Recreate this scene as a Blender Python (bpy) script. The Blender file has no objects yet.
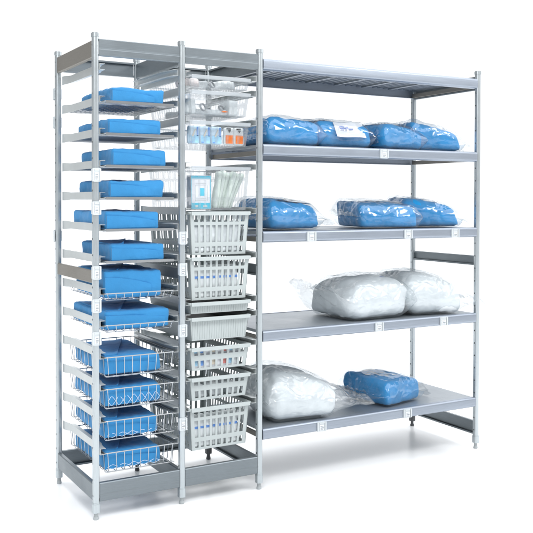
import bpy, bmesh, math, random
from mathutils import Vector, Matrix, noise
random.seed(7)
S = bpy.context.scene
COL = S.collection
W, D, L = 0.3858, 0.526, 1.3244          # column width, depth, shelf bay length
XA, XB, XC, XD = 0.0, W, 2*W, 2*W + L
PITCH = 0.1324
def zs(i): return 1.867 - PITCH*i         # height of rail i (half steps allowed)

# ------------------------------------------------------------------ materials
def mat(name):
    m = bpy.data.materials.new(name); m.use_nodes = True
    nt = m.node_tree
    return m, nt, nt.nodes['Principled BSDF']
def N(nt, t, **kw):
    n = nt.nodes.new(t)
    for k, v in kw.items():
        if k.startswith('i_'): n.inputs[k[2:].replace('_', ' ')].default_value = v
        else: setattr(n, k, v)
    return n
def coords(nt, scale=(1, 1, 1)):
    tc = N(nt, 'ShaderNodeTexCoord'); mp = N(nt, 'ShaderNodeMapping')
    mp.inputs['Scale'].default_value = scale
    nt.links.new(tc.outputs['Object'], mp.inputs['Vector'])
    return mp.outputs['Vector']
def vary(nt, b, col, amt, scale, detail=4, sc3=(1, 1, 1)):
    """base colour gently varied by noise"""
    nz = N(nt, 'ShaderNodeTexNoise', i_Scale=scale, i_Detail=detail)
    nt.links.new(coords(nt, sc3), nz.inputs['Vector'])
    rp = N(nt, 'ShaderNodeValToRGB')
    rp.color_ramp.elements[0].position = .3; rp.color_ramp.elements[1].position = .7
    rp.color_ramp.elements[0].color = tuple(c*(1-amt) for c in col) + (1,)
    rp.color_ramp.elements[1].color = tuple(min(1, c*(1+amt)) for c in col) + (1,)
    nt.links.new(nz.outputs['Fac'], rp.inputs['Fac'])
    nt.links.new(rp.outputs['Color'], b.inputs['Base Color'])
    return nz
def bump(nt, b, scale, strength, dist=.002, sc3=(1, 1, 1), detail=3):
    nz = N(nt, 'ShaderNodeTexNoise', i_Scale=scale, i_Detail=detail)
    nt.links.new(coords(nt, sc3), nz.inputs['Vector'])
    bp = N(nt, 'ShaderNodeBump', i_Strength=strength, i_Distance=dist)
    nt.links.new(nz.outputs['Fac'], bp.inputs['Height'])
    nt.links.new(bp.outputs['Normal'], b.inputs['Normal'])
def metal(name, col, rough, metallic=.85, sc3=(30, 30, 2), amt=.05):
    m, nt, b = mat(name)
    vary(nt, b, col, amt, 6, sc3=sc3)
    b.inputs['Metallic'].default_value = metallic
    rn = N(nt, 'ShaderNodeTexNoise', i_Scale=5, i_Detail=6, i_Roughness=.65)
    nt.links.new(coords(nt), rn.inputs['Vector'])
    rm = N(nt, 'ShaderNodeMapRange'); rm.inputs['From Min'].default_value = .3; rm.inputs['From Max'].default_value = .7
    rm.inputs['To Min'].default_value = rough-.07; rm.inputs['To Max'].default_value = rough+.09
    nt.links.new(rn.outputs['Fac'], rm.inputs['Value']); nt.links.new(rm.outputs[0], b.inputs['Roughness'])
    bump(nt, b, 40, .06, .001, sc3)
    return m
def plain(name, col, rough=.5, amt=.04, scale=20, bmp=0, metallic=0, spec=.5):
    m, nt, b = mat(name)
    vary(nt, b, col, amt, scale)
    b.inputs['Roughness'].default_value = rough; b.inputs['Metallic'].default_value = metallic
    b.inputs['Specular IOR Level'].default_value = spec
    if bmp: bump(nt, b, 60, bmp, .001)
    return m
M = {}
M['post'] = metal('brushed_aluminium', (.53, .575, .595), .32, .8, (40, 40, 3))
M['beam'] = metal('beam_aluminium', (.235, .265, .285), .42, .8, (3, 3, 60))
M['side'] = metal('side_beam_dark_reflection', (.26, .245, .22), .5, .75, (3, 3, 60))  # brown tone stands in for the dark studio reflected by the left side beams
M['rail'] = plain('rail_alloy', (.58, .61, .61), .36, .04, 12, 0, .45)
M['edge'] = metal('shelf_edge_aluminium', (.35, .39, .45), .44, .75, (2, 40, 40))
M['deck'] = metal('shelf_deck_steel', (.33, .36, .39), .40, .6, (60, 2, 20))
M['wire'] = plain('steel_wire', (.46, .475, .485), .3, .05, 30, 0, .9)
M['grey'] = plain('light_grey_plastic', (.46, .505, .505), .42, .03, 15, .03)
M['lab'] = plain('white_clip_plastic', (.60, .64, .66), .3, .03, 40)
M['greyprint'] = plain('faded_grey_print', (.33, .36, .38), .6)
M['print'] = plain('grey_print', (.22, .24, .25), .6)
M['foot'] = plain('grey_foot_plastic', (.42, .45, .46), .4)
M['blackfoot'] = plain('dark_foot', (.10, .105, .11), .5)  # darker colour for three of the rear feet
M['paper'] = plain('paper', (.74, .76, .80), .6, .04, 30)
M['cyan'] = plain('cyan_print', (.12, .55, .72), .5)
M['pale'] = plain('pale_blue_print', (.36, .62, .82), .4, .25, 40)
M['bluep'] = plain('blue_print', (.03, .12, .50), .5)
M['orange'] = plain('orange_label', (.80, .20, .04), .45, .2, 60)
M['red'] = plain('red_print', (.62, .22, .20), .5)
M['beige'] = plain('beige_print', (.66, .60, .50), .5)
M['black'] = plain('black_mark_and_tray_shade', (.015, .015, .018), .4)
M['palepouch'] = plain('pale_blue_pouch', (.55, .70, .82), .3, .1, 40, .2)
M['midblue'] = plain('mid_blue_print', (.16, .33, .70), .5)
M['bandblue'] = plain('band_blue_print', (.12, .27, .64), .5)
M['pinkish'] = plain('pinkish_wrap', (.74, .68, .67), .35, .08, 30, .3)
M['lead'] = plain('dark_grey_lead', (.36, .38, .40), .4)
M['pouch'] = plain('white_pouch', (.72, .76, .77), .3, .06, 25, .2)
M['tub'] = plain('greenish_pouch', (.60, .67, .63), .25, .10, 30, .3)
M['clearish'] = plain('greyish_pouch', (.60, .64, .66), .25, .12, 40, .3)
def cloth(name, col, amt=.06, bst=.4):
    m, nt, b = mat(name)
    vary(nt, b, col, amt, 9)
    b.inputs['Roughness'].default_value = .8
    b.inputs['Specular IOR Level'].default_value = .25
    b.inputs['Sheen Weight'].default_value = .15
    w = N(nt, 'ShaderNodeTexNoise', i_Scale=900, i_Detail=2)
    n2 = N(nt, 'ShaderNodeTexNoise', i_Scale=16, i_Detail=6, i_Roughness=.6)
    v = coords(nt)
    nt.links.new(v, w.inputs['Vector']); nt.links.new(v, n2.inputs['Vector'])
    ad = N(nt, 'ShaderNodeMath', operation='MULTIPLY_ADD'); ad.inputs[1].default_value = .05
    nt.links.new(w.outputs['Fac'], ad.inputs[0]); nt.links.new(n2.outputs['Fac'], ad.inputs[2])
    n3 = N(nt, 'ShaderNodeTexNoise', i_Scale=9, i_Detail=1, i_Distortion=.6); nt.links.new(v, n3.inputs['Vector'])
    sb = N(nt, 'ShaderNodeMath', operation='SUBTRACT'); sb.inputs[1].default_value = .5; nt.links.new(n3.outputs['Fac'], sb.inputs[0])
    ab = N(nt, 'ShaderNodeMath', operation='ABSOLUTE'); nt.links.new(sb.outputs[0], ab.inputs[0])
    rd = N(nt, 'ShaderNodeMath', operation='MULTIPLY_ADD'); rd.inputs[1].default_value = -1.6
    nt.links.new(ab.outputs[0], rd.inputs[0]); nt.links.new(ad.outputs[0], rd.inputs[2])
    bp = N(nt, 'ShaderNodeBump', i_Strength=bst, i_Distance=.012)
    nt.links.new(rd.outputs[0], bp.inputs['Height']); nt.links.new(bp.outputs['Normal'], b.inputs['Normal'])
    return m
M['blue'] = cloth('blue_cloth', (.036, .232, .50))
M['bagblue'] = cloth('bagged_blue_cloth', (.006, .255, .58), .10, .5)
M['white'] = cloth('white_cloth', (.74, .78, .795), .04, .4)
M['lace'] = plain('white_cord', (.5, .66, .85), .6)
def film(name, milk, glossmax, rough, tint=(1, 1, 1), bumpsc=30, bst=.5):
    m = bpy.data.materials.new(name); m.use_nodes = True
    nt = m.node_tree; nt.nodes.clear()
    out = N(nt, 'ShaderNodeOutputMaterial')
    tr = N(nt, 'ShaderNodeBsdfTransparent'); tr.inputs['Color'].default_value = tint + (1,)
    df = N(nt, 'ShaderNodeBsdfDiffuse'); df.inputs['Color'].default_value = (.82, .86, .88, 1)
    gl = N(nt, 'ShaderNodeBsdfGlossy'); gl.inputs['Roughness'].default_value = rough
    v = coords(nt)
    nz = N(nt, 'ShaderNodeTexNoise', i_Scale=9, i_Detail=2)
    nt.links.new(v, nz.inputs['Vector'])
    vm = N(nt, 'ShaderNodeVectorMath', operation='MULTIPLY_ADD'); vm.inputs[1].default_value = (.10, .10, .10)
    nt.links.new(nz.outputs['Color'], vm.inputs[0]); nt.links.new(v, vm.inputs[2])
    mp = N(nt, 'ShaderNodeMapping'); mp.inputs['Scale'].default_value = (.8, 1.0, 1.5); nt.links.new(vm.outputs[0], mp.inputs['Vector'])
    vo = N(nt, 'ShaderNodeTexVoronoi', feature='DISTANCE_TO_EDGE', i_Scale=bumpsc); nt.links.new(mp.outputs[0], vo.inputs['Vector'])
    n4 = N(nt, 'ShaderNodeTexNoise', i_Scale=bumpsc*.7, i_Detail=2); nt.links.new(v, n4.inputs['Vector'])
    ab = N(nt, 'ShaderNodeMath', operation='MULTIPLY_ADD'); ab.inputs[1].default_value = .9
    nt.links.new(vo.outputs['Distance'], ab.inputs[0]); nt.links.new(n4.outputs['Fac'], ab.inputs[2])
    bp = N(nt, 'ShaderNodeBump', i_Strength=bst, i_Distance=.02)
    nt.links.new(ab.outputs[0], bp.inputs['Height'])
    nt.links.new(bp.outputs['Normal'], gl.inputs['Normal']); nt.links.new(bp.outputs['Normal'], df.inputs['Normal'])
    m1 = N(nt, 'ShaderNodeMixShader'); m1.inputs[0].default_value = milk
    nt.links.new(tr.outputs[0], m1.inputs[1]); nt.links.new(df.outputs[0], m1.inputs[2])
    lw = N(nt, 'ShaderNodeLayerWeight', i_Blend=.25); nt.links.new(bp.outputs['Normal'], lw.inputs['Normal'])
    mr = N(nt, 'ShaderNodeMapRange'); mr.inputs['To Min'].default_value = .045; mr.inputs['To Max'].default_value = glossmax
    nt.links.new(lw.outputs['Facing'], mr.inputs['Value'])
    m2 = N(nt, 'ShaderNodeMixShader')
    nt.links.new(mr.outputs[0], m2.inputs[0]); nt.links.new(m1.outputs[0], m2.inputs[1]); nt.links.new(gl.outputs[0], m2.inputs[2])
    nt.links.new(m2.outputs[0], out.inputs['Surface'])
    return m
M['film'] = film('clear_bag_film', .03, .5, .09, (.935, .952, .962), 13, .42)
M['filmw'] = film('clear_bag_film_over_white', .09, .45, .17, (.925, .94, .95), 16, .5)
M['clearrim'] = film('clear_plastic_rim', .30, .75, .08, (.84, .86, .88), 8, .06)
M['clear'] = film('clear_plastic', .05, .50, .08, (.955, .963, .97), 8, .06)

# ------------------------------------------------------------------ mesh helpers
class MB:
    def __init__(s): s.v = []; s.f = []; s.mi = []
    def add(s, vs, fs, mi=0):
        o = len(s.v); s.v += [tuple(p) for p in vs]
        for f in fs: s.f.append([o+i for i in f]); s.mi.append(mi)
    def box(s, x0, x1, y0, y1, z0, z1, mi=0):
        s.add([(x, y, z) for z in (z0, z1) for y in (y0, y1) for x in (x0, x1)],
              [(0, 2, 3, 1), (4, 5, 7, 6), (0, 1, 5, 4), (2, 6, 7, 3), (0, 4, 6, 2), (1, 3, 7, 5)], mi)
    def prism(s, prof, a0, a1, axis, mi=0, cap=True, closed=True):
        """profile of 2-D points swept along an axis: 'x' -> (y,z), 'y' -> (x,z), 'z' -> (x,y)"""
        def p3(a, q):
            return {'x': (a, q[0], q[1]), 'y': (q[0], a, q[1]), 'z': (q[0], q[1], a)}[axis]
        n = len(prof)
        vs = [p3(a0, q) for q in prof] + [p3(a1, q) for q in prof]
        fs = [(i, (i+1) % n, n+(i+1) % n, n+i) for i in range(n if closed else n-1)]
        if cap: fs += [tuple(reversed(range(n))), tuple(range(n, 2*n))]
        s.add(vs, fs, mi)
    def tube(s, pts, r, n=6, closed=False, mi=0):
        pts = [Vector(p) for p in pts]; m = len(pts); vs = []; fs = []
        up0 = None
        for i, p in enumerate(pts):
            if closed: t = (pts[(i+1) % m] - pts[i-1])
            else: t = pts[min(i+1, m-1)] - pts[max(i-1, 0)]
            t.normalize()
            a = Vector((0, 0, 1)) if abs(t.z) < .9 else Vector((0, 1, 0))
            if up0 is not None and abs(up0.dot(t)) < .95: a = up0
            u = t.cross(a).normalized(); w = u.cross(t).normalized(); up0 = w
            for k in range(n):
                g = 2*math.pi*(k+.5)/n
                vs.append(p + u*(r*math.cos(g)) + w*(r*math.sin(g)))
        for i in range(m if closed else m-1):
            j = (i+1) % m
            for k in range(n):
                fs.append((i*n+k, i*n+(k+1) % n, j*n+(k+1) % n, j*n+k))
        if not closed: fs += [tuple(reversed(range(n))), tuple(range((m-1)*n, m*n))]
        s.add(vs, fs, mi)
    def panel(s, us, vs_, hole, P, nrm, t, mi=0):
        """perforated plate: cells (i,j) where hole(i,j) is true are open"""
        nu, nv = len(us)-1, len(vs_)-1
        nrm = Vector(nrm)
        o = len(s.v); W_ = nv+1
        for k in (0, 1):
            for u in us:
                for v in vs_: s.v.append(tuple(Vector(P(u, v)) - nrm*(t*k)))
        B = (nu+1)*(nv+1)
        id_ = lambda i, j, k: o + k*B + i*W_ + j
        solid = lambda i, j: 0 <= i < nu and 0 <= j < nv and not hole(i, j)
        for i in range(nu):
            for j in range(nv):
                if not solid(i, j): continue
                s.f.append([id_(i, j, 0), id_(i+1, j, 0), id_(i+1, j+1, 0), id_(i, j+1, 0)])
                s.f.append([id_(i, j+1, 1), id_(i+1, j+1, 1), id_(i+1, j, 1), id_(i, j, 1)]); s.mi += [mi, mi]
                for (di, dj, a, b) in ((-1, 0, (i, j), (i, j+1)), (1, 0, (i+1, j+1), (i+1, j)), (0, -1, (i+1, j), (i, j)), (0, 1, (i, j+1), (i+1, j+1))):
                    if not solid(i+di, j+dj):
                        s.f.append([id_(*a, 0), id_(*b, 0), id_(*b, 1), id_(*a, 1)]); s.mi.append(mi)
    def mesh(s, name, mats, smooth=None):
        me = bpy.data.meshes.new(name)
        me.from_pydata(s.v, [], s.f); me.update()
        for m in (mats if isinstance(mats, (list, tuple)) else [mats]): me.materials.append(m)
        me.polygons.foreach_set('material_index', s.mi)
        bm = bmesh.new(); bm.from_mesh(me)
        bmesh.ops.remove_doubles(bm, verts=bm.verts, dist=1e-6)
        bmesh.ops.recalc_face_normals(bm, faces=bm.faces)
        bm.to_mesh(me); bm.free()
        if smooth is not None:
            me.polygons.foreach_set('use_smooth', [True]*len(me.polygons))
            if smooth < 180: me.set_sharp_from_angle(angle=math.radians(smooth))
        return me
    def build(s, name, mats, parent=None, smooth=None, loc=(0, 0, 0)):
        return link(name, s.mesh(name, mats, smooth), parent, loc)
def link(name, data, parent=None, loc=(0, 0, 0), rz=0):
    o = bpy.data.objects.new(name, data); COL.objects.link(o)
    o.parent = parent; o.location = loc; o.rotation_euler = (0, 0, rz)
    return o
def tag(o, label, cat, group=None, kind=None):
    if label: o['label'] = label
    if cat: o['category'] = cat
    if group: o['group'] = group
    if kind: o['kind'] = kind
    return o
def thing(name, label, cat, loc, rz=0, group=None):
    return tag(link(name, None, None, loc, rz), label, cat, group)
def dup(o, parent=None):
    c = o.copy(); COL.objects.link(c); c.parent = parent
    for ch in list(o.children): dup(ch, c)
    return c
def rrect(hx, hy, r, n=5):
    pts = []
    for cx, cy, a0 in ((hx-r, hy-r, 0), (-hx+r, hy-r, 90), (-hx+r, -hy+r, 180), (hx-r, -hy+r, 270)):
        for k in range(n+1):
            a = math.radians(a0 + 90*k/n)
            pts.append((cx + r*math.cos(a), cy + r*math.sin(a)))
    return pts
def cyl(mb, r0, r1, z0, z1, n=20, cx=0, cy=0, mi=0):
    vs = [(cx+r0*math.cos(2*math.pi*k/n), cy+r0*math.sin(2*math.pi*k/n), z0) for k in range(n)] + \
         [(cx+r1*math.cos(2*math.pi*k/n), cy+r1*math.sin(2*math.pi*k/n), z1) for k in range(n)]
    mb.add(vs, [(k, (k+1) % n, n+(k+1) % n, n+k) for k in range(n)] + [tuple(reversed(range(n))), tuple(range(n, 2*n))], mi)

# ------------------------------------------------------------------ setting
fl = MB()
fl.add([(-40, -12, 0), (60, -12, 0), (60, 80, 0), (-40, 80, 0)], [(0, 1, 2, 3)])
m, nt, b = mat('white_studio_floor')
vary(nt, b, (.945, .955, .96), .012, 1.2)
b.inputs['Roughness'].default_value = .24
b.inputs['Specular IOR Level'].default_value = .5
floor = tag(fl.build('floor', m), None, None, kind='structure')

# ------------------------------------------------------------------ rack
rack = thing('storage_rack', 'tall grey aluminium storage rack with two basket columns and a wide five-shelf bay', 'rack', (0, 0, 0))
HX, HY = .013, .014
def upright_mesh():
    mb = MB(); z0, z1 = .03, 1.990
    r = .009; n = 6
    # rounded front and back faces, side strips carry the hole row
    for sgn in (-1, 1):
        prof = []
        for k in range(n+1):
            a = math.radians(90*k/n); prof.append((HX - r + r*math.cos(a), sgn*(HY - r + r*math.sin(a))))
        for k in range(n+1):
            a = math.radians(90 + 90*k/n); prof.append((-HX + r + r*math.cos(a), sgn*(HY - r + r*math.sin(a))))
        mb.prism(prof, z0, z1, 'z', cap=False, closed=False)
    zb = [z0]; holes = []
    z = .10
    while z < 1.96:
        zb += [z-.0038, z+.0038]; holes.append(len(zb)-2); z += .0662
    zb.append(z1)
    ys = [-(HY-r), -.0034, .0034, HY-r]
    hs = set(holes)
    for sgn in (-1, 1):
        mb.panel(ys, zb, lambda i, j: i == 1 and j in hs, lambda u, v: (sgn*HX, u, v), (sgn, 0, 0), .0015)
    return mb.mesh('upright', M['post'], 40)
up_me = upright_mesh()
cap = MB(); cap.prism(rrect(.0148, .0158, .009), 1.986, 2.0, 'z'); cap.prism(rrect(.0135, .0145, .008), 2.0, 2.003, 'z')
cap_me = cap.mesh('end_cap', M['post'], 40)
def foot_mesh(m2):
    mb = MB()
    mb.prism(rrect(.0150, .0160, .009), .030, .066, 'z', mi=0)
    mb.prism(rrect(.0140, .0150, .009), .066, .071, 'z', mi=0)
    cyl(mb, .0085, .0085, .012, .030, mi=1); cyl(mb, .012, .010, .004, .013, mi=1); cyl(mb, .0105, .012, 0, .004, mi=1)
    return mb.mesh('foot', [M['post'] if m2 != 'blackfoot' else M['blackfoot'], M[m2]], 40)
foot_l, foot_d = foot_mesh('foot'), foot_mesh('blackfoot')
POST = {}
for nm, x, y, fm in (('A', XA, 0, foot_l), ('B', XB, 0, foot_l), ('C', XC, 0, foot_l), ('D', XD, 0, foot_l),
                     ('E', XA, D, foot_l), ('F', XB, D, foot_d), ('G', XC, D, foot_d), ('H', XD, D, foot_d)):
    u = link('upright', up_me, rack, (x, y, 0)); POST[nm] = u
    link('end_cap', cap_me, u); link('foot', fm, u)

def beam_profile(z0, z1, th=.020, groove=True):
    """channel section in (depth, z): outer web with two shallow grooves, flanges behind"""
    h = z1 - z0; g = .0012; p = [(0.003, z0), (0, z0+.003)]
    if groove:
        for f in (.42,):
            zc = z0 + h*f; p += [(0, zc-.004), (g, zc-.001), (g, zc+.001), (0, zc+.004)]
    p += [(0, z1-.003), (.003, z1), (th, z1), (th, z1-.008), (th-.002, z1-.008), (th-.002, z1-.003), (.004, z1-.003), (.004, z0+.003), (th-.002, z0+.003), (th-.002, z0+.008), (th, z0+.008), (th, z0)]
    return p
for z0, z1 in ((1.910, 1.979), (.074, .151)):
    for xa, xb in ((XA, XB), (XB, XC)):
        f = MB(); f.prism([(-.0105+q[0], q[1]) for q in beam_profile(z0, z1)], xa+HX+.0006, xb-HX-.0006, 'x'); f.build('front_beam', M['beam'], rack)
        f = MB(); f.prism([(D+.0105-q[0], q[1]) for q in beam_profile(z0, z1)], xa+HX+.0006, xb-HX-.0006, 'x'); f.build('rear_beam', M['beam'], rack)
for x, sg in ((XA, 1), (XB, 1), (XC, -1), (XD, -1)):
    for z0, z1 in ((1.903, 1.975), (.976, 1.027), (.074, .146)):
        f = MB(); f.prism([(x - sg*.009 + sg*q[0], q[1]) for q in beam_profile(z0, z1, .017, False)], HY+.0006, D-HY-.0006, 'y')
        f.build('side_beam', M['side'] if x == XA and z0 > .5 else M['beam'], rack)

# ---- slide rails
def rail_mesh(sg):
    mb = MB(); t = .0016
    path = [(.507, .0138), (.488, .0142), (.472, .018), (.45, .026), (.43, .030), (.10, .030), (.075, .028), (.05, .021), (.03, .0182), (-.005, .0178)]
    def sm(q):
        out = []
        for i in range(len(q)-1):
            for k in range(3):
                f = k/3; out.append((q[i][0]*(1-f)+q[i+1][0]*f, q[i][1]*(1-f)+q[i+1][1]*f))
        return out + [q[-1]]
    pts = sm(path)
    def half(y):   # half height of the web, swelling towards the rear tab
        return .0165 + .003*max(0, min(1, (y-.43)/.05)) - .003*max(0, min(1, (.06-y)/.05))
    n = len(pts); vs = []
    for y, x in pts:
        h = half(y); fl_ = .023 if y < .44 else .0235*max(.08, min(1, (.49-y)/.05))
        prof = [(x, -h), (x, h), (x+t, h), (x+t, .0128), (x+fl_, .0128), (x+fl_, .0113), (x+t, .0113), (x+t, -.0113), (x+fl_, -.0113), (x+fl_, -.0128), (x+t, -.0128), (x+t, -h)]
        vs += [(sg*a, y, z) for a, z in prof]
    k = 12; fs = []
    for i in range(n-1):
        for j in range(k): fs.append((i*k+j, i*k+(j+1) % k, (i+1)*k+(j+1) % k, (i+1)*k+j))
    fs += [tuple(reversed(range(k))), tuple(range((n-1)*k, n*k))]
    mb.add(vs, fs)
    # two rivet heads on the tab
    return mb.mesh('slide_rail', M['rail'], 35)
rl, rr = rail_mesh(1), rail_mesh(-1)
KS = [0, 1, 3, 6, 9, 12, 15, 16, 18, 20, 22]
for i in range(13):
    link('slide_rail', rl, rack, (XA, 0, zs(i))); link('slide_rail', rr, rack, (XB, 0, zs(i)))
for k in KS:
    link('slide_rail', rl, rack, (XB, 0, zs(k/2))); link('slide_rail', rr, rack, (XC, 0, zs(k/2)))

# ---- shelves
SHELF = [1.962, 1.576, 1.178, .724, .275]
def edge_profile():
    p = [(.016, 0), (-.004, 0)]
    for k in range(7):
        a = math.radians(90 + 90*k/6); p.append((-.003 + .012*math.cos(a), -.012 + .012*math.sin(a)))
    p += [(-.015, -.034)]
    for k in range(6):
        a = math.radians(180 + 90*k/5); p.append((-.005 + .010*math.cos(a), -.040 + .010*math.sin(a)))
    p += [(.002, -.052), (.016, -.052), (.016, -.049), (.003, -.049), (.003, -.006), (.016, -.006)]
    return p
def make_shelf(z):
    x0, x1 = XC + HX + .0008, XD - HX - .0008
    e = MB(); e.prism([(q[0], z+q[1]) for q in edge_profile()], x0, x1, 'x')
    sh = e.build('shelf', M['edge'], rack, 35)
    e = MB(); e.prism([(D-q[0], z+q[1]) for q in edge_profile()], x0, x1, 'x'); e.build('rear_edge', M['edge'], sh, 35)
    dk = MB(); n = 7; wd = (x1-x0)/n
    for i in range(n):
        a = x0 + i*wd + .00025; c = a + wd - .0005; y0, y1 = .0165, D-.0165
        zt = z - .0015
        for q0, q1, dz in ((a, c, 0),):
            dk.box(q0, q1, y0, y1, zt-.003+dz, zt+dz)
        dk.box(a, a+.002, y0, y1, zt-.014, zt-.0031); dk.box(c-.002, c, y0, y1, zt-.014, zt-.0031)
        dk.box(a+.002, a+.006, y0, y1, zt-.014, zt-.0125, 1); dk.box(c-.006, c-.002, y0, y1, zt-.014, zt-.0125, 1)
        for q in (.2, .4, .6, .8): dk.box(a+wd*q-.0018, a+wd*q+.0018, y0, y1, zt-.009, zt-.0031, 1)
    dk.build('deck', [M['deck'], M['edge']], sh)
    for xa in (x0+.001, x1-.011):
        sb = MB(); sb.box(xa, xa+.010, .0165, D-.0165, z-.050, z-.028); sb.build('end_bearer', M['side'], sh)
    return sh
shelves = [make_shelf(z) for z in SHELF]

# ---- label holders
def holder_mesh(w, h):
    mb = MB()
    mb.prism(rrect(w/2, h/2, .004, 3), .0, .003, 'y')
    for s_ in (-1, 1):
        mb.box(s_*w*.41-.0035, s_*w*.41+.0035, -.0030, -.0004, -h*.46, h*.46)
        mb.box(s_*w*.46-.0015, s_*w*.46+.0015, .003, .016, -h*.42, h*.42)
        mb.box(s_*w*.31-.0010, s_*w*.31+.0010, -.0009, -.0003, -h*.44, h*.44, 2)
    mb.box(-w*.28, w*.28, -.0020, -.0004, h*.30, h*.42)
    mb.box(-w*.24, w*.24, -.0012, -.0003, -h*.36, h*.16, 3)
    mb.box(-w*.16, w*.18, -.0018, -.0011, -h*.20, -h*.10, 2)
    mb.box(-w*.16, w*.10, -.0018, -.0011, -h*.32, -h*.27, 2)
    mb.box(-w*.16, w*.16, -.0018, -.0011, h*.00, h*.05, 2)
    return mb.mesh('label_holder', [M['lab'], M['print'], M['greyprint'], M['paper']], 30)
hp, hsf = holder_mesh(.036, .056), holder_mesh(.052, .046)
for nm, zz in (('A', (1.422, 1.286, 1.021, .885, .751)), ('B', (1.156, 1.02, .755, .35))):
    for z in zz: link('label_holder', hp, POST[nm], (0, -HY-.0035, z))
for z in (1.808, 1.677, 1.153): link('label_holder', hp, POST['E'], (0, HY+.0035, z), math.pi)
for si, xs_ in ((1, (1.466,)), (2, (1.043, 1.619, 1.93)), (3, (1.44, 1.855)), (4, (1.103, 1.62))):
    for x in xs_: link('label_holder', hsf, shelves[si], (x, -.0188, SHELF[si]-.027))

# ------------------------------------------------------------------ soft shapes
def soft_box(name, m, half, r, n=(26, 30, 8), amp=.004, puff=.0, seed=0, parent=None, loc=(0, 0, 0), rz=0, flat=.35, freq=9, rug=.5):
    """rounded cloth block standing on z=0, its surface rumpled"""
    hx, hy, hz = half; mb = MB(); off = Vector((seed*3.7, seed*1.3, seed*2.1))
    def pt(x, y, z):
        p = Vector((x*hx, y*hy, z*hz))
        rr_ = (min(r, hx*.95), min(r, hy*.95), min(r*1.0, hz*.95))
        q = Vector([max(-(h-k), min(h-k, c)) for c, h, k in zip(p, half, rr_)])
        d = Vector([(a-b)/k for a, b, k in zip(p, q, rr_)])
        if d.length > 1e-6:
            d.normalize(); nrm = d.copy(); p = q + Vector([a*k for a, k in zip(d, rr_)])
        else:
            nrm = Vector((0, 0, 1 if z > 0 else -1))
        if puff: p.z += puff*(1-x*x)*(1-y*y)*(1 if z > 0 else .0)*(z*.5+.5)
        f = noise.noise(p*freq + off)*1.2 + rug*(1 - 2*abs(noise.noise(p*freq*2.2 + off*2))) + .3*noise.noise(p*freq*5 + off)
        k = amp*(1 if z > -.9 else flat)
        p += nrm*(f*k - (amp*.5 if z < -.9 else 0))
        p.z = max(p.z, -hz)
        return (p.x, p.y, p.z + hz)
    nx, ny, nz_ = n
    def grid(na, nb, fn):
        vs = [fn(-1 + 2*i/na, -1 + 2*j/nb) for i in range(na+1) for j in range(nb+1)]
        fs = [(i*(nb+1)+j, (i+1)*(nb+1)+j, (i+1)*(nb+1)+j+1, i*(nb+1)+j+1) for i in range(na) for j in range(nb)]
        mb.add(vs, fs)
    for s_ in (-1, 1):
        grid(nx, ny, lambda a, b_: pt(a, b_, s_)); grid(nx, nz_, lambda a, b_: pt(a, s_, b_)); grid(ny, nz_, lambda a, b_: pt(s_, a, b_))
    o = mb.build(name, m, parent, 180, loc); o.rotation_euler = (0, 0, rz)
    return o
def flap_mesh(hx, hy, h, seed, parent):
    """folded-over corner of the wrap lying on top of a pack: wedge-shaped cloth with a thickness"""
    mb = MB(); n = 16; t = .005
    off = Vector((seed*2.3, seed, 5))
    top = []; bot = []
    for i in range(n+1):
        u = i/n
        xr = -hx*.93 + 2*hx*.93*(0.25 + .62*u)                 # diagonal free edge
        for j in range(n+1):
            v = j/n
            x = -hx*.90 + (xr + hx*.90)*v; y = -hy*.88 + 2*hy*.86*u
            z = h + .0035 + .004*noise.noise(Vector((x*12, y*12, 0))+off) + (.006*max(0, v-.8)/.2)
            top.append((x, y, z+t)); bot.append((x, y, z-.006))
    N_ = (n+1)**2; w_ = n+1; fs = []
    for i in range(n):
        for j in range(n):
            a = i*w_+j; fs += [(a, a+w_, a+w_+1, a+1), (N_+a+1, N_+a+w_+1, N_+a+w_, N_+a)]
    for i in range(n):
        for a, c in (((i*w_), (i+1)*w_), ((i+1)*w_+n, i*w_+n), (i+1, i), (n*w_+i, n*w_+i+1)):
            fs.append((a, c, N_+c, N_+a))
    mb.add(top+bot, fs)
    return mb.build('flap', M['blue'], parent, 50)

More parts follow.
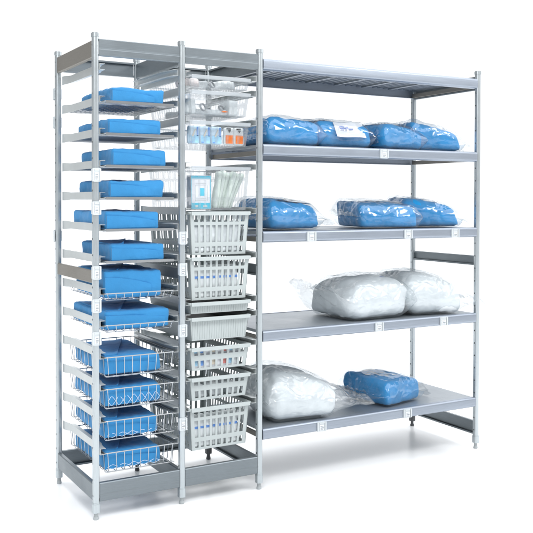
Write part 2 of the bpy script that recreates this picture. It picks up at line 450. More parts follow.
# ------------------------------------------------------------------ left column: wire shelves, wire baskets, blue packs
HW, Y0, Y1 = .1575, -.010, .485           # half width, front and back of a wire tray
def wire_tray(i, depth):
    shallow = depth < .02
    ordn = ['', 'topmost', 'second', 'third', 'fourth', 'fifth', 'sixth', 'seventh', 'eighth', 'ninth', 'tenth', 'eleventh', 'lowest'][i]
    if shallow: lab = ('%s flat wire shelf' % ordn if i == 1 else '%s flat wire shelf from the top' % ordn) + ' in the left column, under a blue pack'
    elif depth < .05: lab = ('shallow wire basket just below the long brown-looking side bar in the left column' if i == 7 else 'shallow wire basket above the four deep wire baskets in the left column')
    else: lab = {9: 'uppermost of the four deep wire baskets in the left column', 10: 'second deep wire basket from the top in the left column',
                 11: 'third deep wire basket from the top in the left column', 12: 'lowest deep wire basket in the left column, just above the base beam'}[i]
    t = thing('wire_shelf' if shallow else 'wire_basket', lab, 'wire shelf' if shallow else 'wire basket', (W/2, 0, zs(i)-.0085-depth), 0,
              'flat wire shelves in the left column' if shallow else 'wire baskets in the left column')
    zr = depth
    r = MB()
    rim = [(-HW, Y0, zr), (HW, Y0, zr), (HW, Y1, zr), (-HW, Y1, zr)]
    pts = []
    for (cx, cy, a0) in ((HW-.014, Y1-.014, 0), (-HW+.014, Y1-.014, 90), (-HW+.014, Y0+.014, 180), (HW-.014, Y0+.014, 270)):
        for k in range(5):
            a = math.radians(a0+90*k/4); pts.append((cx+.014*math.cos(a), cy+.014*math.sin(a), zr))
    r.tube(pts, .0027, 8, True)
    if shallow: r.box(-HW+.006, HW-.006, Y0-.0040, Y0-.0022, zr-.0075, zr+.0035)
    r.build('rim', M['wire'], t, 50)
    g = MB(); ins = .010 if not shallow else .002; q = .0016 if not shallow else .0013
    nl, nc = (9, 10) if not shallow else (14, 15)
    dr = depth - q*2
    for k in range(nl):
        x = -HW + .012 + (2*HW-.024)*k/(nl-1); xb = x*(1 - ins/HW*.7)
        if shallow: g.tube([(x, Y0, zr-.004), (x, Y1, zr-.004)], q, 6)
        else: g.tube([(x, Y0, zr), (xb, Y0+ins*.6, zr-dr+.006), (xb, Y0+ins+.004, zr-dr), (xb, Y1-ins-.004, zr-dr), (xb, Y1-ins*.6, zr-dr+.006), (x, Y1, zr)], q, 6)
    for k in range(nc):
        y = Y0 + .02 + (Y1-Y0-.04)*k/(nc-1); z = zr-dr-q*1.7
        if shallow: g.tube([(-HW, y, zr-.0068), (HW, y, zr-.0068)], q, 6)
        else: g.tube([(-HW, y, zr), (-HW+ins*.6, y, z+.006), (-HW+ins+.004, y, z), (HW-ins-.004, y, z), (HW-ins*.6, y, z+.006), (HW, y, zr)], q, 6)
    if depth > .05:
        zz = zr - dr*.55; a = HW-ins*.3; c0, c1 = Y0+ins*.3, Y1-ins*.3
        g.tube([(-a, c0, zr-dr+.004), (a, c0, zr-dr+.004)], q*1.2, 6)
    g.build('wire_mesh', M['wire'], t, 60)
    return t
def wrap_fold(a, b_, h, seed, parent):
    """end of the wrapping cloth folded across the front of a pack: a thin tapering tongue of cloth"""
    mb = MB(); n = 14; off = Vector((seed*1.7, 3, seed)); t = .0022
    xe = (.78, .62, .86)[seed % 3]; front = []; back = []
    for i in range(n+1):
        u = i/n; x0 = -a*.985; x1 = a*xe
        x = x0 + (x1-x0)*u
        zl, zh = h*(.10+.05*u), h*(.80 - (.20 + .10*(seed % 2))*u*u)
        for j in range(5):
            z = zl + (zh-zl)*j/4
            bulge = .0030*noise.noise(Vector((x*14, z*14, 0))+off)
            y = -b_ - .0030 - t - bulge
            front.append((x, y, z)); back.append((x, y+.010, z))
    N_ = len(front); fs = []
    for i in range(n):
        for j in range(4):
            q = i*5+j; fs += [(q, q+5, q+6, q+1), (N_+q+1, N_+q+6, N_+q+5, N_+q)]
        for p, c in ((i*5, (i+1)*5), ((i+1)*5+4, i*5+4)): fs.append((p, c, N_+c, N_+p))
    for j in range(4): fs += [(j+1, j, N_+j, N_+j+1), (n*5+j, n*5+j+1, N_+n*5+j+1, N_+n*5+j)]
    mb.add(front+back, fs)
    return mb.build('wrap_fold', M['blue'], parent, 50)
# level, depth, front-left x, front-right x, pack height, pack length
PK = [(1, .008, .075, .306, .062, .42), (2, .008, .063, .293, .064, .43), (3, .008, .074, .314, .072, .41), (4, .008, .068, .305, .072, .42),
      (5, .008, .046, .281, .075, .43), (6, .008, .070, .306, .070, .40), (7, .030, .046, .297, .112, .40), (8, .030, .042, .332, .078, .43),
      (9, .085, .042, .296, .078, .42), (10, .085, .042, .297, .080, .41), (11, .085, .042, .287, .076, .42), (12, .085, .042, .300, .076, .41)]
PL = {1: 'blue cloth pack on the topmost wire shelf of the left column', 2: 'blue cloth pack on the second wire shelf from the top in the left column',
      3: 'blue cloth pack on the third wire shelf, crumpled at its right end', 4: 'blue cloth pack on the fourth wire shelf from the top',
      5: 'narrow blue cloth pack on the fifth wire shelf, above the widest empty gap', 6: 'blue cloth pack level with the long brown-looking side bar, on the sixth wire shelf',
      7: 'thickest blue cloth pack of the left column, touching the shelf above it', 8: 'widest blue cloth pack of the left column, in the second shallow wire basket',
      9: 'blue folded pack in the uppermost deep wire basket', 10: 'blue folded pack laced with pale cord in the second deep wire basket',
      11: 'blue folded pack in the third deep wire basket from the top', 12: 'blue folded pack in the lowest deep wire basket of the left column'}
for (i, dp, xl, xr, h, ln) in PK:
    wire_tray(i, dp)
    zb = zs(i) - .0085 - (.0015 if dp < .02 else dp-.0058)
    yf = .004 if dp < .02 else .010
    t = thing('cloth_pack', PL[i], 'cloth pack', ((xl+xr)/2, yf+ln/2, zb), math.radians(random.uniform(-1.2, 1.2)), 'blue cloth packs in the left column')
    soft_box('cloth_bundle', M['blue'], ((xr-xl)/2, ln/2, h/2), .0095 if i < 9 else .020, (30, 38, 10), (.0034 + .0022*((i*5) % 3)/2) if i < 9 else .0055, .004 if i < 9 else .0, i, t)
    wrap_fold((xr-xl)/2, ln/2, h, i, t)
    if i >= 6: flap_mesh((xr-xl)/2, ln/2, h-.004, i, t)
    if i in (10, 11, 12):
        c = MB(); a = (xr-xl)/2*.9; n = 48
        for ph in (0, math.pi):
            c.tube([(-a+2*a*k/n, -ln/2-.0055-.0016*math.cos(k*math.pi*7/n*2), h*(.33 if i == 10 else .2) + h*(.25 if i == 10 else .11)*math.asin(.97*math.sin(k/n*math.pi*(7 if i == 10 else 5)+ph))/1.3) for k in range(n+1)], .0013, 5)
        c.build('cord', M['lace'], t, 60)

# ------------------------------------------------------------------ right column: perforated and solid plastic baskets
def basket_mesh(h, solid=False, frontcols=9, sidecols=15):
    mb = MB(); T = .0028
    bx, by0, by1 = .148, .006, .472         # body at the rim
    tx, ty = (.014, .010) if h > .08 else (.008, .006)
    if h > .15: rows = [(-.046, -.016), (-.136, -.060), (-.181, -.155)]
    elif h > .08: rows = [(-.038, -.018), (-.094, -.062)]
    else: rows = [(-.040, -.018)]
    rows = sorted(rows)
    zb = [-h]; hr = set()
    for a, c in rows:
        zb += [a, c]; hr.add(len(zb)-2)
    zb.append(-.004)
    f = lambda v: -v/h
    def cols(n, ratio=.62, m_=.05):
        us = [0]; hc = set(); p = (1-2*m_)/n
        for k in range(n):
            us += [m_ + p*(k+.5-ratio/2), m_ + p*(k+.5+ratio/2)]; hc.add(len(us)-2)
        return us+[1], hc
    def wall(P, nrm, n):
        us, hc = cols(n)
        if solid: mb.panel(us, zb, lambda i, j: False, P, nrm, T)
        else: mb.panel(us, zb, lambda i, j: i in hc and j in hr, P, nrm, T)
    X = lambda v: bx - tx*f(v)
    F = lambda v: by0 + ty*f(v)
    R = lambda v: by1 - ty*f(v)
    wall(lambda u, v: (-X(v) + 2*X(v)*u, F(v), v), (0, -1, 0), frontcols)
    wall(lambda u, v: (-X(v) + 2*X(v)*u, R(v), v), (0, 1, 0), frontcols)
    wall(lambda u, v: (-X(v), F(v) + (R(v)-F(v))*u, v), (-1, 0, 0), sidecols)
    wall(lambda u, v: (X(v), F(v) + (R(v)-F(v))*u, v), (1, 0, 0), sidecols)
    ux, hx_ = cols(9, .6); uy, hy_ = cols(14, .6)
    xb, fb, rb = X(-h)-T, F(-h)+T, R(-h)-T
    mb.panel(ux, uy, (lambda i, j: False) if solid else (lambda i, j: i in hx_ and j in hy_), lambda u, v: (-xb+2*xb*u, fb+(rb-fb)*v, -h+.0004), (0, 0, -1), T)
    if solid:
        nrib = 22
        for k in range(nrib+1):
            x = -.13 + .26*k/nrib
            pz = [(F(z)-.0016, z) for z in (-.014, -h+.006)]
            mb.prism([(F(-.014)-.0014, -.014), (F(-.014)+.0006, -.014), (F(-h+.006)+.0006, -h+.006), (F(-h+.006)-.0014, -h+.006)], x-.0011, x+.0011, 'x')
    return mb.mesh('body', M['grey'], 25)
def rim_mesh():
    mb = MB(); o = rrect(.156, .245, .012, 4); inn = rrect(.146, .233, .008, 4)
    o = [(x, y+.239) for x, y in o]; inn = [(x, y+.239) for x, y in inn]
    n = len(o); vs = []
    for z, ring in ((-.0085, o), (-.0025, o), (-.0025, inn), (-.0085, inn)): vs += [(x, y, z) for x, y in ring]
    fs = []
    for a, b_ in ((0, 1), (1, 2), (2, 3), (3, 0)):
        for k in range(n): fs.append((a*n+k, a*n+(k+1) % n, b_*n+(k+1) % n, b_*n+k))
    mb.add(vs, fs)
    mb.prism([(-.0115, -.016), (-.0095, -.0175), (-.0066, -.0165), (-.0066, -.0015), (-.0095, -.0005), (-.0115, -.002)], -.145, .145, 'x')
    return mb.mesh('rim', M['grey'], 35)
BM = {('d', 0): basket_mesh(.192), ('m', 0): basket_mesh(.105), ('s', 0): basket_mesh(.052), ('m', 1): basket_mesh(.105, True), ('s', 1): basket_mesh(.052, True)}
RM = rim_mesh()
HT = {'d': .192, 'm': .105, 's': .052}
CLR = {}
def clear_of(me, k='clear'):
    if me.name not in CLR:
        c = me.copy(); c.materials.clear(); c.materials.append(M[k]); CLR[me.name] = c
    return CLR[me.name]
CX = 1.5*W - .004
BK = [(0, 's', 0, 'c', 'shallow clear basket of crumpled items, topmost in the right column', 'clear basket'),
      (1, 'm', 0, 'c', 'clear basket holding an orange-tipped packet, second in the right column', 'clear basket'),
      (3, 'm', 0, 'c', 'clear basket showing pale blue sachets and two orange labels', 'clear basket'),
      (6, 'd', 0, 'c', 'deep clear basket holding a white and cyan carton and greenish pouches', 'clear basket'),
      (9, 'd', 0, 'g', 'deep slotted grey basket right under the deep clear basket', 'plastic basket'),
      (12, 'd', 0, 'g', 'deep slotted grey basket with blue bands inside, above the two solid trays', 'plastic basket'),
      (15, 's', 1, 'g', 'shallow solid grey tray with ribbed front', 'plastic tray'),
      (16, 'm', 1, 'g', 'taller solid grey tray with ribbed front', 'plastic tray'),
      (18, 'm', 0, 'g', 'slotted grey basket with colourful small boxes, below the solid trays', 'plastic basket'),
      (20, 'm', 0, 'g', 'shallow slotted grey basket second from the bottom', 'plastic basket'),
      (22, 'd', 0, 'g', 'deep slotted grey basket at the bottom, above the base beam', 'plastic basket')]
BASE = {}
for k, sz, sol, kind, lab, cat in BK:
    nm = {'clear basket': 'clear_basket', 'plastic tray': 'plastic_tray', 'plastic basket': 'slotted_basket'}[cat]
    h = HT[sz]; z = zs(k/2)-.0015
    t = thing(nm, lab, cat, (CX, 0, z-h), 0, {'clear basket': 'clear baskets in the right column', 'plastic tray': 'solid trays in the right column', 'plastic basket': 'slotted baskets in the right column'}[cat])
    bm_, rm_ = BM[(sz, sol)], RM
    if kind == 'c': bm_, rm_ = clear_of(bm_), clear_of(rm_, 'clearrim')
    link('body', bm_, t, (0, 0, h)); link('rim', rm_, t, (0, 0, h))
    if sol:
        lz = MB(); lz.box(-.130, .130, .028, .45, .0045, h*.62); lz.build('interior_shade', M['black'], t)  # black block added to darken the tray interior, where only shade lies
    BASE[k] = z-h+.0045

# ---- things in the baskets
def slab(mb, w, h, t, y, x=0, z=0, mi=0): mb.box(x-w/2, x+w/2, y-t, y, z, z+h, mi)
def packet(name, label, cat, group, loc, half, m, rz=0, tilt=0, seed=0, amp=.003, r=.008):
    t = thing(name, label, cat, loc, rz, group); t.rotation_euler = (tilt, 0, rz)
    soft_box('pouch', m, half, r, (10, 6, 12), amp, 0, seed, t, freq=20)
    return t
# topmost: crumpled wraps
for q, (x, y, a) in enumerate(((.455, .10, 'crumpled pinkish white wrap at the left end of the topmost clear basket'), (.53, .16, 'crumpled grey wrap in the middle of the topmost clear basket'), (.625, .09, 'crumpled white wrap in the right half of the topmost clear basket'))):
    packet('crumpled_wrap', a, 'wrap', 'wraps in the topmost clear basket', (x, y, BASE[0]), (.036, .05, .019), (M['pinkish'], M['clearish'], M['pouch'])[q], .3*q, 0, q+30, .008, .012)
# second: packets with an orange tip
t = thing('instrument_packet', 'flat grey packet with an orange tip in the second clear basket', 'packet', (.56, .11, BASE[1]), math.radians(-8))
soft_box('pouch', M['clearish'], (.085, .045, .014), .012, (14, 8, 6), .004, 0, 41, t)
o = MB(); o.prism([(-.006, 0), (.006, 0), (.004, .006), (-.004, .006)], .055, .082, 'x'); o.build('orange_tip', M['orange'], t, loc=(0, -.047, .016))
packet('white_packet', 'white packet standing at the left in the second clear basket', 'packet', None, (.455, .08, BASE[1]), (.022, .03, .034), M['pouch'], .1, 0, 43, .004)
packet('white_packet', 'tilted white packet at the right in the second clear basket', 'packet', None, (.675, .12, BASE[1]), (.022, .06, .036), M['pouch'], -.1, 0, 44, .004)
packet('grey_packet', 'dark grey packet lying at the back of the second clear basket', 'packet', None, (.56, .30, BASE[1]), (.07, .09, .018), M['clearish'], .2, 0, 45, .005)
# dark coiled leads among the wraps and packets
def coil(label, x, y, z, r, tilt):
    t = MB(); n = 60
    t.tube([(r*math.cos(6*math.pi*k/n)*(1-.12*k/n), r*math.sin(6*math.pi*k/n)*(1-.12*k/n), .004+.010*k/n) for k in range(n+1)] + [(r*1.25, .008, .012), (r*1.4, -.004, .006)], .0020, 6)
    o = t.build('coiled_lead', M['lead'], None, 60, (x, y, z)); o.rotation_euler = (tilt, 0, .4)
    tag(o, label, 'lead', 'coiled leads in the upper clear baskets')
coil('dark coiled lead between the crumpled wraps of the topmost clear basket', .555, .060, BASE[0]+.012, .016, 1.2)
coil('dark coiled lead at the left in the second clear basket', .505, .050, BASE[1]+.030, .018, 1.3)
coil('dark coiled lead right of the middle in the second clear basket', .610, .075, BASE[1]+.030, .017, 1.1)
# third: sachets
for q in range(3):
    x = .462 + .0555*q
    t = thing('sachet', 'pale blue sachet, %s in the third clear basket' % ('leftmost', 'second from the left', 'just left of the orange labels')[q], 'sachet', (x, .046, BASE[3]), 0, 'pale blue sachets in the third clear basket')
    soft_box('pouch', M['palepouch'], (.026, .010, .040), .007, (10, 4, 12), .002, 0, 50+q, t, freq=20)
    s_ = MB(); slab(s_, .046, .034, .001, -.0125, 0, .004); s_.build('pale_panel', M['pale'], t)
    s_ = MB(); slab(s_, .008, .040, .001, -.0125, .016, .036); slab(s_, .010, .005, .001, -.0138, -.015, .006); s_.build('blue_stripe', M['midblue'], t)
    s_ = MB(); s_.prism([(-.012, .034), (-.005, .034), (.008, .066), (.003, .066)], -.0138, -.0128, 'y'); s_.build('beige_stripe', M['beige'], t)
for q in range(2):
    x = .636 + .0505*q
    t = thing('orange_labelled_sachet', 'white sachet with orange label and black mark, %s of the pair' % ('left', 'right')[q], 'sachet', (x, .046, BASE[3]), 0, 'orange-labelled sachets in the third clear basket')
    soft_box('pouch', M['pouch'], (.0245, .010, .040), .007, (10, 4, 12), .0015, 0, 60+q, t, freq=20)
    s_ = MB(); slab(s_, .038, .038, .001, -.0125, 0, .007); s_.build('orange_label', M['orange'], t)
    s_ = MB(); s_.prism([(-.008, .067), (.008, .067), (0, .056)], -.0135, -.0125, 'y'); slab(s_, .022, .005, .001, -.0125, -.004, .071); s_.build('black_mark', M['black'], t)
# fourth: carton and pouches
t = thing('carton', 'white carton with cyan bands and a cyan square in the deep clear basket', 'carton', (.497, .062, BASE[6]), math.radians(-3))
c = MB(); c.box(-.047, .047, -.025, .025, 0, .148); c.build('box_body', M['paper'], t)
c = MB(); slab(c, .094, .026, .0012, -.0251, 0, .0005); slab(c, .094, .012, .0012, -.0251, 0, .134); slab(c, .022, .034, .0012, -.0251, .006, .058)
slab(c, .003, .108, .0012, -.0251, -.0455, .0265); slab(c, .003, .108, .0012, -.0251, .0455, .0265); c.build('cyan_print', M['cyan'], t)
c = MB()
for zz in (.036, .044, .104, .112): slab(c, .05, .0022, .001, -.0251, 0, zz)
slab(c, .002, .07, .001, -.0251, -.026, .035); slab(c, .002, .07, .001, -.0251, .032, .035); slab(c, .014, .010, .0008, -.0264, -.02, .007); slab(c, .02, .008, .0008, -.0264, .02, .008); c.build('grey_print', M['clearish'], t)
names = ['leftmost', 'second from the left', 'third from the left', 'fourth from the left', 'fifth from the left', 'rightmost']
for q in range(6):
    t = thing('tubing_pouch', 'greenish pouch leaning right in the deep clear basket, %s of the bundle' % names[q], 'pouch', (.566+.0155*q, .050+.010*(q % 3), BASE[6]+.002), 0, 'greenish pouches in the deep clear basket')
    o = soft_box('pouch', M['tub'], (.0105, .020, .083+.004*(q % 2)), .008, (4, 6, 20), .0025, 0, 70+q, t, freq=18)
    t.rotation_euler = (0, math.radians(9+3.2*q), 0)
# fifth: white tubing bags behind the slots
for q in range(4):
    packet('soft_pouch', '%s whitish soft pouch in the deep slotted basket under the clear ones' % ('leftmost', 'second from the left', 'third from the left', 'rightmost')[q], 'pouch', 'soft pouches in the upper deep slotted basket',
           (.478+.060*q, .044, BASE[9]), (.032, .022, .066+.006*(q % 2)), M['clearish'], 0, 0, 80+q, .005, .016)
# sixth and bottom: white pouches with blue bands
for k, nm, zz in ((12, 'deep basket over solid trays', .090), (22, 'bottom slotted basket', .088)):
    for q in range(7):
        t = thing('banded_pouch', '%s blue-banded white pouch in the %s' % (('leftmost', 'second', 'third', 'middle', 'fifth', 'sixth', 'rightmost')[q], nm), 'pouch',
                  (.463+.0325*q, .040, BASE[k]), 0, 'banded pouches in the '+nm)
        soft_box('pouch', M['pouch'], (.0152, .016, .074), .010, (6, 5, 14), .002, 0, 90+q+k, t, freq=22)
        s_ = MB(); slab(s_, .026, .010, .0015, -.0165, 0, zz); s_.build('blue_band', M['bandblue'], t)
# ninth: small coloured boxes
cc = ['pale', 'midblue', 'paper', 'beige', 'paper', 'red', 'pale', 'clearish']
cn = ['pale blue', 'deep blue', 'white', 'beige', 'white', 'red', 'cyan', 'grey']
for q in range(8):
    x = .462 + .029*q
    t = thing('small_box', ['pale blue striped box at the left end of the colourful basket', 'mid blue marked box second in the colourful basket', 'plain white box beside the mid blue marked box', 'beige marked box in the middle of the colourful basket',
              'plain white box left of the red marked one', 'red marked box in the colourful slotted basket', 'pale blue marked box right of the red one', 'grey marked box at the right end of the colourful basket'][q], 'box', (x, .036, BASE[18]), 0, 'small boxes in the colourful slotted basket')
    s_ = MB(); s_.box(-.0132, .0132, -.012, .03, 0, .088); s_.build('box_body', M['paper'], t)
    s_ = MB(); slab(s_, .022, .022 if q % 2 else .030, .001, -.0121, 0, .014); s_.build('printed_panel', M[cc[q]], t)
    s_ = MB(); slab(s_, .018, .012, .001, -.0121, 0, .070); s_.build('printed_panel', M[cc[q]], t)
for q in range(3):
    packet('grey_pouch', 'greyish pouch at the %s of the slotted basket second from the bottom' % ('left', 'middle', 'right')[q], 'pouch', 'pouches in the second slotted basket from the bottom', (.49+.08*q, .09, BASE[20]), (.036, .06, .026), M['clearish'], .1*q, 0, 130+q, .004, .014)

# ------------------------------------------------------------------ bagged packs on the shelves
def film_bag(parent, a, b_, h, puff, r, shape, tails, m, seed, amp, throat=.34):
    """clear pouch drawn tight round a block (half-size a x b_, height h), flat crumpled ends at both sides"""
    tl, tr, zl, zr_ = tails
    mg = .010; k = r + mg
    A, Bb = a+mg, b_+mg
    off = Vector((seed*1.9, seed*.7, seed*2.7))
    def Sm(s_):
        s_ = max(0, min(1, s_)); return math.sqrt(max(0, 1-(1-s_)**2))
    nb = 62
    xs_ = [-A-tl+tl*q/14 for q in range(14)] + [A*math.sin(math.pi/2*(-1+2*q/nb)) for q in range(nb+1)] + [A+tr*(q+1)/14 for q in range(14)]
    ys_ = [Bb*math.sin(math.pi/2*(-1+2*q/52)) for q in range(53)]
    nu, nv = len(xs_)-1, len(ys_)-1
    def rid(p): return 1-2*abs(noise.noise(p))
    def crease(p):
        dd = noise.voronoi(p + .35*noise.noise_vector(p*.8))[0]
        return 1 - 2.6*min(.6, dd[1]-dd[0])
    def pt(i, j, side):
        x, y = xs_[i], ys_[j]
        tlen = tl if x < 0 else tr
        over = min(1, max(0, abs(x)-A)/max(tlen, 1e-3))
        sx, sy = Sm((A-abs(x))/k), Sm((Bb-abs(y))/k)
        # inner end stays open by a flattening throat, so the tail narrows smoothly
        if tlen > .03: sx = max(sx, throat*max(0, 1-(abs(x)-A+.012)/(tlen*(.55 if throat < .4 else .95)))**(2 if throat < .4 else 1.3)) if abs(x) > A-.012 else max(sx, throat)
        t = sx*sy
        zend = zl if x < 0 else zr_
        seam = h*.46
        base = seam + (zend-seam)*over**1.15
        yy = y*(1 - .30*over + .12*over*over)
        up = h*.5 if side < 0 else h*.5
        z = base + side*up*t + (puff*max(0, 1-(x/a)**2)*max(0, 1-(y/b_)**2) if side > 0 and over == 0 else 0) + (h*.04 if side > 0 else 0)*t
        p = Vector((x, yy, z))
        p = shape_fn(p, a, b_, h, shape)
        ang = math.atan2(yy, max(.02, A + tlen - abs(x)))
        fan = rid(Vector((ang*4.5, abs(x)*2, seed*3.1+side)))*(over*.8 + .5*(1-sx))
        c1 = rid(p*6+off)*.6; c2 = crease(Vector((p.x*8, p.y*10, p.z*13))+off*2+Vector((0, 0, side)))*.72; c3 = crease(p*21+off)*.13
        d = amp*(c1 + c2 + c3 + fan*1.3 + .35)
        ex, ey = (1-sx)*(1 if x > 0 else -1)*(1-over), (1-sy)*(1 if y > 0 else -1)
        nrm = Vector((ex*.8, ey, side*max(.25, t)))
        nrm.normalize()
        if side < 0: d *= .6*(1-t)
        d = max(d, -amp*.25)
        p += nrm*d
        return (p.x, p.y, max(p.z, .0008 + (.0008 if side > 0 else 0)))
    mb = MB()
    for side in (1, -1):
        vs = [pt(i, j, side) for i in range(nu+1) for j in range(nv+1)]
        if side < 0:      # weld the rim of the lower sheet onto the upper sheet's rim
            for i in range(nu+1):
                for j in range(nv+1):
                    if i in (0, nu) or j in (0, nv): vs[i*(nv+1)+j] = top_vs[i*(nv+1)+j]
        else: top_vs = vs
        mb.add(vs, [(i*(nv+1)+j, (i+1)*(nv+1)+j, (i+1)*(nv+1)+j+1, i*(nv+1)+j+1) for i in range(nu) for j in range(nv)])
    return mb.build('plastic_bag', m, parent, 180)
def shape_fn(p, a, b_, h, shape):
    """lean and slump shared by a bundle and its bag: top slopes, side lean, belly"""
    slx, sly, lean, belly = shape
    f = max(0, p.z)/h
    q = p.copy()
    q.z *= 1 + slx*max(-1, min(1, p.x/a)) + sly*max(-1, min(1, p.y/b_))
    q.x += lean*f*h
    w = 1 + belly*(math.sin(math.pi*min(1, f)) - f*.9)
    q.x *= w; q.y *= 1 + (w-1)*.6
    return q
def paper(parent, x, y, w, l, z, rz, printed):
    mb = MB(); n = 8; vs = []
    for s_ in (0, 1):
        for i in range(n+1):
            for j in range(n+1):
                u = -w/2+w*i/n; v = -l/2+l*j/n
                vs.append((u, v, s_*-.0006 + .0025*math.sin(u*40)+.003*noise.noise(Vector((u*20, v*20, x)))))
    k = n+1; B = k*k; fs = []
    for i in range(n):
        for j in range(n):
            a = i*k+j; fs += [(a, a+k, a+k+1, a+1), (B+a+1, B+a+k+1, B+a+k, B+a)]
    for i in range(n):
        for a, c in ((i*k, (i+1)*k), ((i+1)*k+n, i*k+n), (i+1, i), (n*k+i, n*k+i+1)): fs.append((a, c, B+c, B+a))
    mb.add(vs, fs)
    o = mb.build('paper_sheet', M['paper'], parent, 60, (x, y, z)); o.rotation_euler = rz if isinstance(rz, tuple) else (0, 0, rz)
    if printed:
        p = MB()
        for q in range(2 if printed == 2 else 5): p.box(-w*.36, -w*.36 + w*(.30+.3*((q*7) % 3)/2), l*.10-q*l*.13, l*.10-q*l*.13+l*(.06 if printed == 2 else .03), .0060, .0068)
        p.build('print', M['bluep' if printed == 2 else 'print'], o)
    return o
def bagged(label, x, y, z, a, b_, h, rz, tails, seed, white=False, pap=None, shape=(0, 0, 0, 0), puff=None, r=None, amp=None, mark=False):
    t = thing('bagged_pillow' if white else 'bagged_pack', label, 'bagged pillow' if white else 'bagged pack', (x, y, z+.0006), math.radians(rz), 'bagged white pillows on the shelves' if white else 'bagged blue packs on the shelves')
    puff = puff if puff is not None else (.030 if white else .010); r = r or (.060 if white else .034); amp = amp or (.0115 if white else .0085)
    o = soft_box('cloth_bundle', M['white' if white else 'bagblue'], (a-.004, b_-.004, h/2-.003), r, (44, 44, 18), .010 if white else .0085, puff, seed, t, (0, 0, .0015), 0, .1, 7)
    for v in o.data.vertices: v.co = shape_fn(v.co, a, b_, h, shape)
    film_bag(t, a, b_, h, puff, r, shape, tails, M['filmw' if white else 'film'], seed, amp, .62 if white else .34)
    if mark:
        p = MB(); zt = h + puff*.6 + .004
        for k in range(3): p.box(.085+.006*k, .115-.004*k, -.075+.014*k, -.068+.014*k, zt, zt+.0012)
        p.build('print', M['bluep'], t)
    for q in (pap or []):
        tz = shape_fn(Vector((q[0], q[1], q[4])), a, b_, h, shape).z
        rot = q[5] if isinstance(q[5], tuple) else (math.atan(shape[1]*h/b_), -math.atan(shape[0]*h/a), q[5])
        paper(t, q[0]+shape[2]*h, q[1], q[2], q[3], tz if not isinstance(q[5], tuple) else q[4], rot, q[6])
    return t
Z2, Z3, Z4, Z5 = [z+.0004 for z in SHELF[1:]]
TP = lambda h: h - .0015
bagged('bagged blue pack beside the middle post on the upper loaded shelf, no white label', .985, .215, Z2, .150, .165, .122, 4, (.02, .03, .05, .05), 1, shape=(-.04, -.05, 0, .04), pap=[(.0, -.05, .09, .10, .127, .2, 0)])
bagged('bagged blue pack with a large white printed label facing forward on the upper shelf', 1.305, .225, Z2, .150, .165, .128, -4, (.02, .03, .06, .03), 2, shape=(-.06, .05, -.1, .05), pap=[(.03, -.1690, .17, .085, .088, (math.radians(60), 0, math.radians(2)), 2), (.01, -.03, .2, .17, .134, .05, 0)])
bagged('bagged blue pack above the single clip of the upper loaded shelf', 1.612, .205, Z2, .140, .165, .118, 8, (.02, .02, .05, .04), 3, shape=(-.10, .0, .1, .06), pap=[(-.03, -.03, .14, .13, .124, .3, 1)])
bagged('bagged blue pack nearest the right post on the upper loaded shelf', 1.925, .225, Z2, .145, .165, .128, -12, (.015, .06, .05, .006), 4, shape=(-.24, -.05, -.25, .05), pap=[(-.03, -.02, .12, .10, .134, .1, 0)])
bagged('bagged blue pack beside the middle post on the shelf with three clips', .998, .21, Z3, .142, .155, .135, 6, (.02, .08, .05, .03), 5, shape=(-.10, .06, -.1, .05), pap=[(.035, -.03, .17, .18, .140, .2, 1)])
bagged('squarest bagged blue pack, mid-shelf, with a sharp left front corner', 1.590, .20, Z3, .160, .155, .125, -10, (.025, .012, .07, .05), 6, shape=(-.05, .10, -.15, .02), pap=[(.02, .02, .19, .17, .130, .1, 1)], r=.022)
bagged('bagged blue pack leaning by the right post on the shelf with three clips', 1.930, .22, Z3, .148, .150, .135, -18, (.012, .075, .05, .012), 7, shape=(-.14, .04, -.35, .05), pap=[(.02, .02, .14, .14, .140, .4, 1)])
bagged('bagged white pillow with a raised left corner on the fourth shelf', 1.475, .215, Z4, .185, .19, .180, 3, (.13, .012, .165, .08), 8, True, shape=(.02, .0, .12, .05), mark=True)
bagged('bagged white pillow with its bag end touching the right post', 1.875, .215, Z4, .165, .19, .180, -6, (.012, .12, .10, .045), 9, True, shape=(-.14, .02, -.1, .06))
bagged('large bagged white pillow on the bottom shelf by the middle post', 1.050, .21, Z5, .178, .20, .190, -5, (.015, .18, .10, .05), 10, True, shape=(-.16, .05, .0, .06))
bagged('bagged blue pack alone at the right of the bottom shelf', 1.635, .21, Z5, .140, .150, .125, 14, (.05, .08, .06, .015), 11, shape=(-.05, .06, -.1, .03), pap=[(.0, .03, .17, .17, .130, .1, 1)], r=.022)
# ------------------------------------------------------------------ light
wd = bpy.data.worlds.new('World'); S.world = wd; wd.use_nodes = True
nt = wd.node_tree; bg = nt.nodes['Background']
tc = N(nt, 'ShaderNodeTexCoord'); 
def lobe(direction, lo, hi):
    d = Vector(direction).normalized()
    vm = N(nt, 'ShaderNodeVectorMath', operation='DOT_PRODUCT'); vm.inputs[1].default_value = d
    nt.links.new(tc.outputs['Generated'], vm.inputs[0])
    mr = N(nt, 'ShaderNodeMapRange', interpolation_type='SMOOTHSTEP')
    mr.inputs['From Min'].default_value = lo; mr.inputs['From Max'].default_value = hi
    nt.links.new(vm.outputs['Value'], mr.inputs['Value'])
    return mr.outputs[0]
def math2(op, a, b_):
    n = N(nt, 'ShaderNodeMath', operation=op)
    for i, q in enumerate((a, b_)):
        if isinstance(q, (int, float)): n.inputs[i].default_value = q
        else: nt.links.new(q, n.inputs[i])
    return n.outputs[0]
back = lobe((math.sin(math.radians(34)), math.cos(math.radians(34)), 0), .66, .84)
top = lobe((.1, 0, 1), .35, .75)
right = lobe((1, -.25, .1), .70, .95)
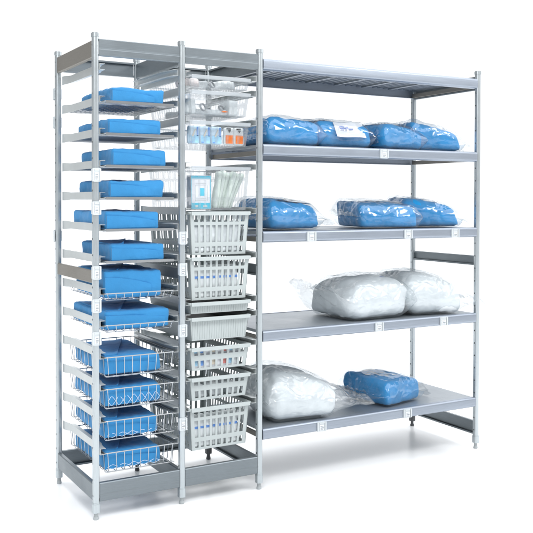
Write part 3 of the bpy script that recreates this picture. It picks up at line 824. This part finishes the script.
tot = math2('ADD', .36, math2('MULTIPLY', back, .92))
tot = math2('MAXIMUM', tot, math2('ADD', .36, math2('MULTIPLY', top, 1.92)))
tot = math2('MAXIMUM', tot, math2('ADD', .36, math2('MULTIPLY', right, .45)))
cmb = N(nt, 'ShaderNodeCombineColor')
for i, f in enumerate((.985, 1.0, 1.02)): nt.links.new(math2('MULTIPLY', tot, f), cmb.inputs[i])
nt.links.new(cmb.outputs[0], bg.inputs['Color'])
bg.inputs['Strength'].default_value = 1.0
def area(loc, target, sx, sy, watts):
    l = bpy.data.lights.new('softbox', 'AREA'); l.shape = 'RECTANGLE'; l.size = sx; l.size_y = sy; l.energy = watts
    o = bpy.data.objects.new('softbox', l); COL.objects.link(o); o.location = loc
    o.rotation_euler = (Vector(target)-Vector(loc)).to_track_quat('-Z', 'Y').to_euler()
    return o
area((-.5, -1.9, 3.1), (.8, .2, 1.2), 1.0, .8, 38)
area((2.9, -2.0, 3.2), (1.4, .2, 1.0), .8, .8, 27)

# ------------------------------------------------------------------ camera
F_, CXp, CYp = 867.26, 266.5, 216.44
yaw, pit, rol = .520538, .018548, .001508
fw = Vector((math.sin(yaw)*math.cos(pit), math.cos(yaw)*math.cos(pit), -math.sin(pit)))
rt = Vector((math.cos(yaw), -math.sin(yaw), 0)); upv = rt.cross(fw)
r2 = rt*math.cos(rol)+upv*math.sin(rol); u2 = -rt*math.sin(rol)+upv*math.cos(rol)
cam = bpy.data.cameras.new('camera'); co = bpy.data.objects.new('camera', cam); COL.objects.link(co)
mw = Matrix((r2, u2, -fw)).transposed().to_4x4(); mw.translation = Vector((-1.16043, -3.43587, 1.318946))
co.matrix_world = mw
cam.sensor_width = 36; cam.lens = F_/533*36; cam.shift_y = (CYp-266.5)/533; cam.clip_end = 500
S.camera = co
S.view_settings.view_transform = 'Standard'; S.view_settings.look = 'None'; S.view_settings.exposure = 0; S.view_settings.gamma = 1
S.cycles.transparent_max_bounces = 24
S.cycles.max_bounces = 10
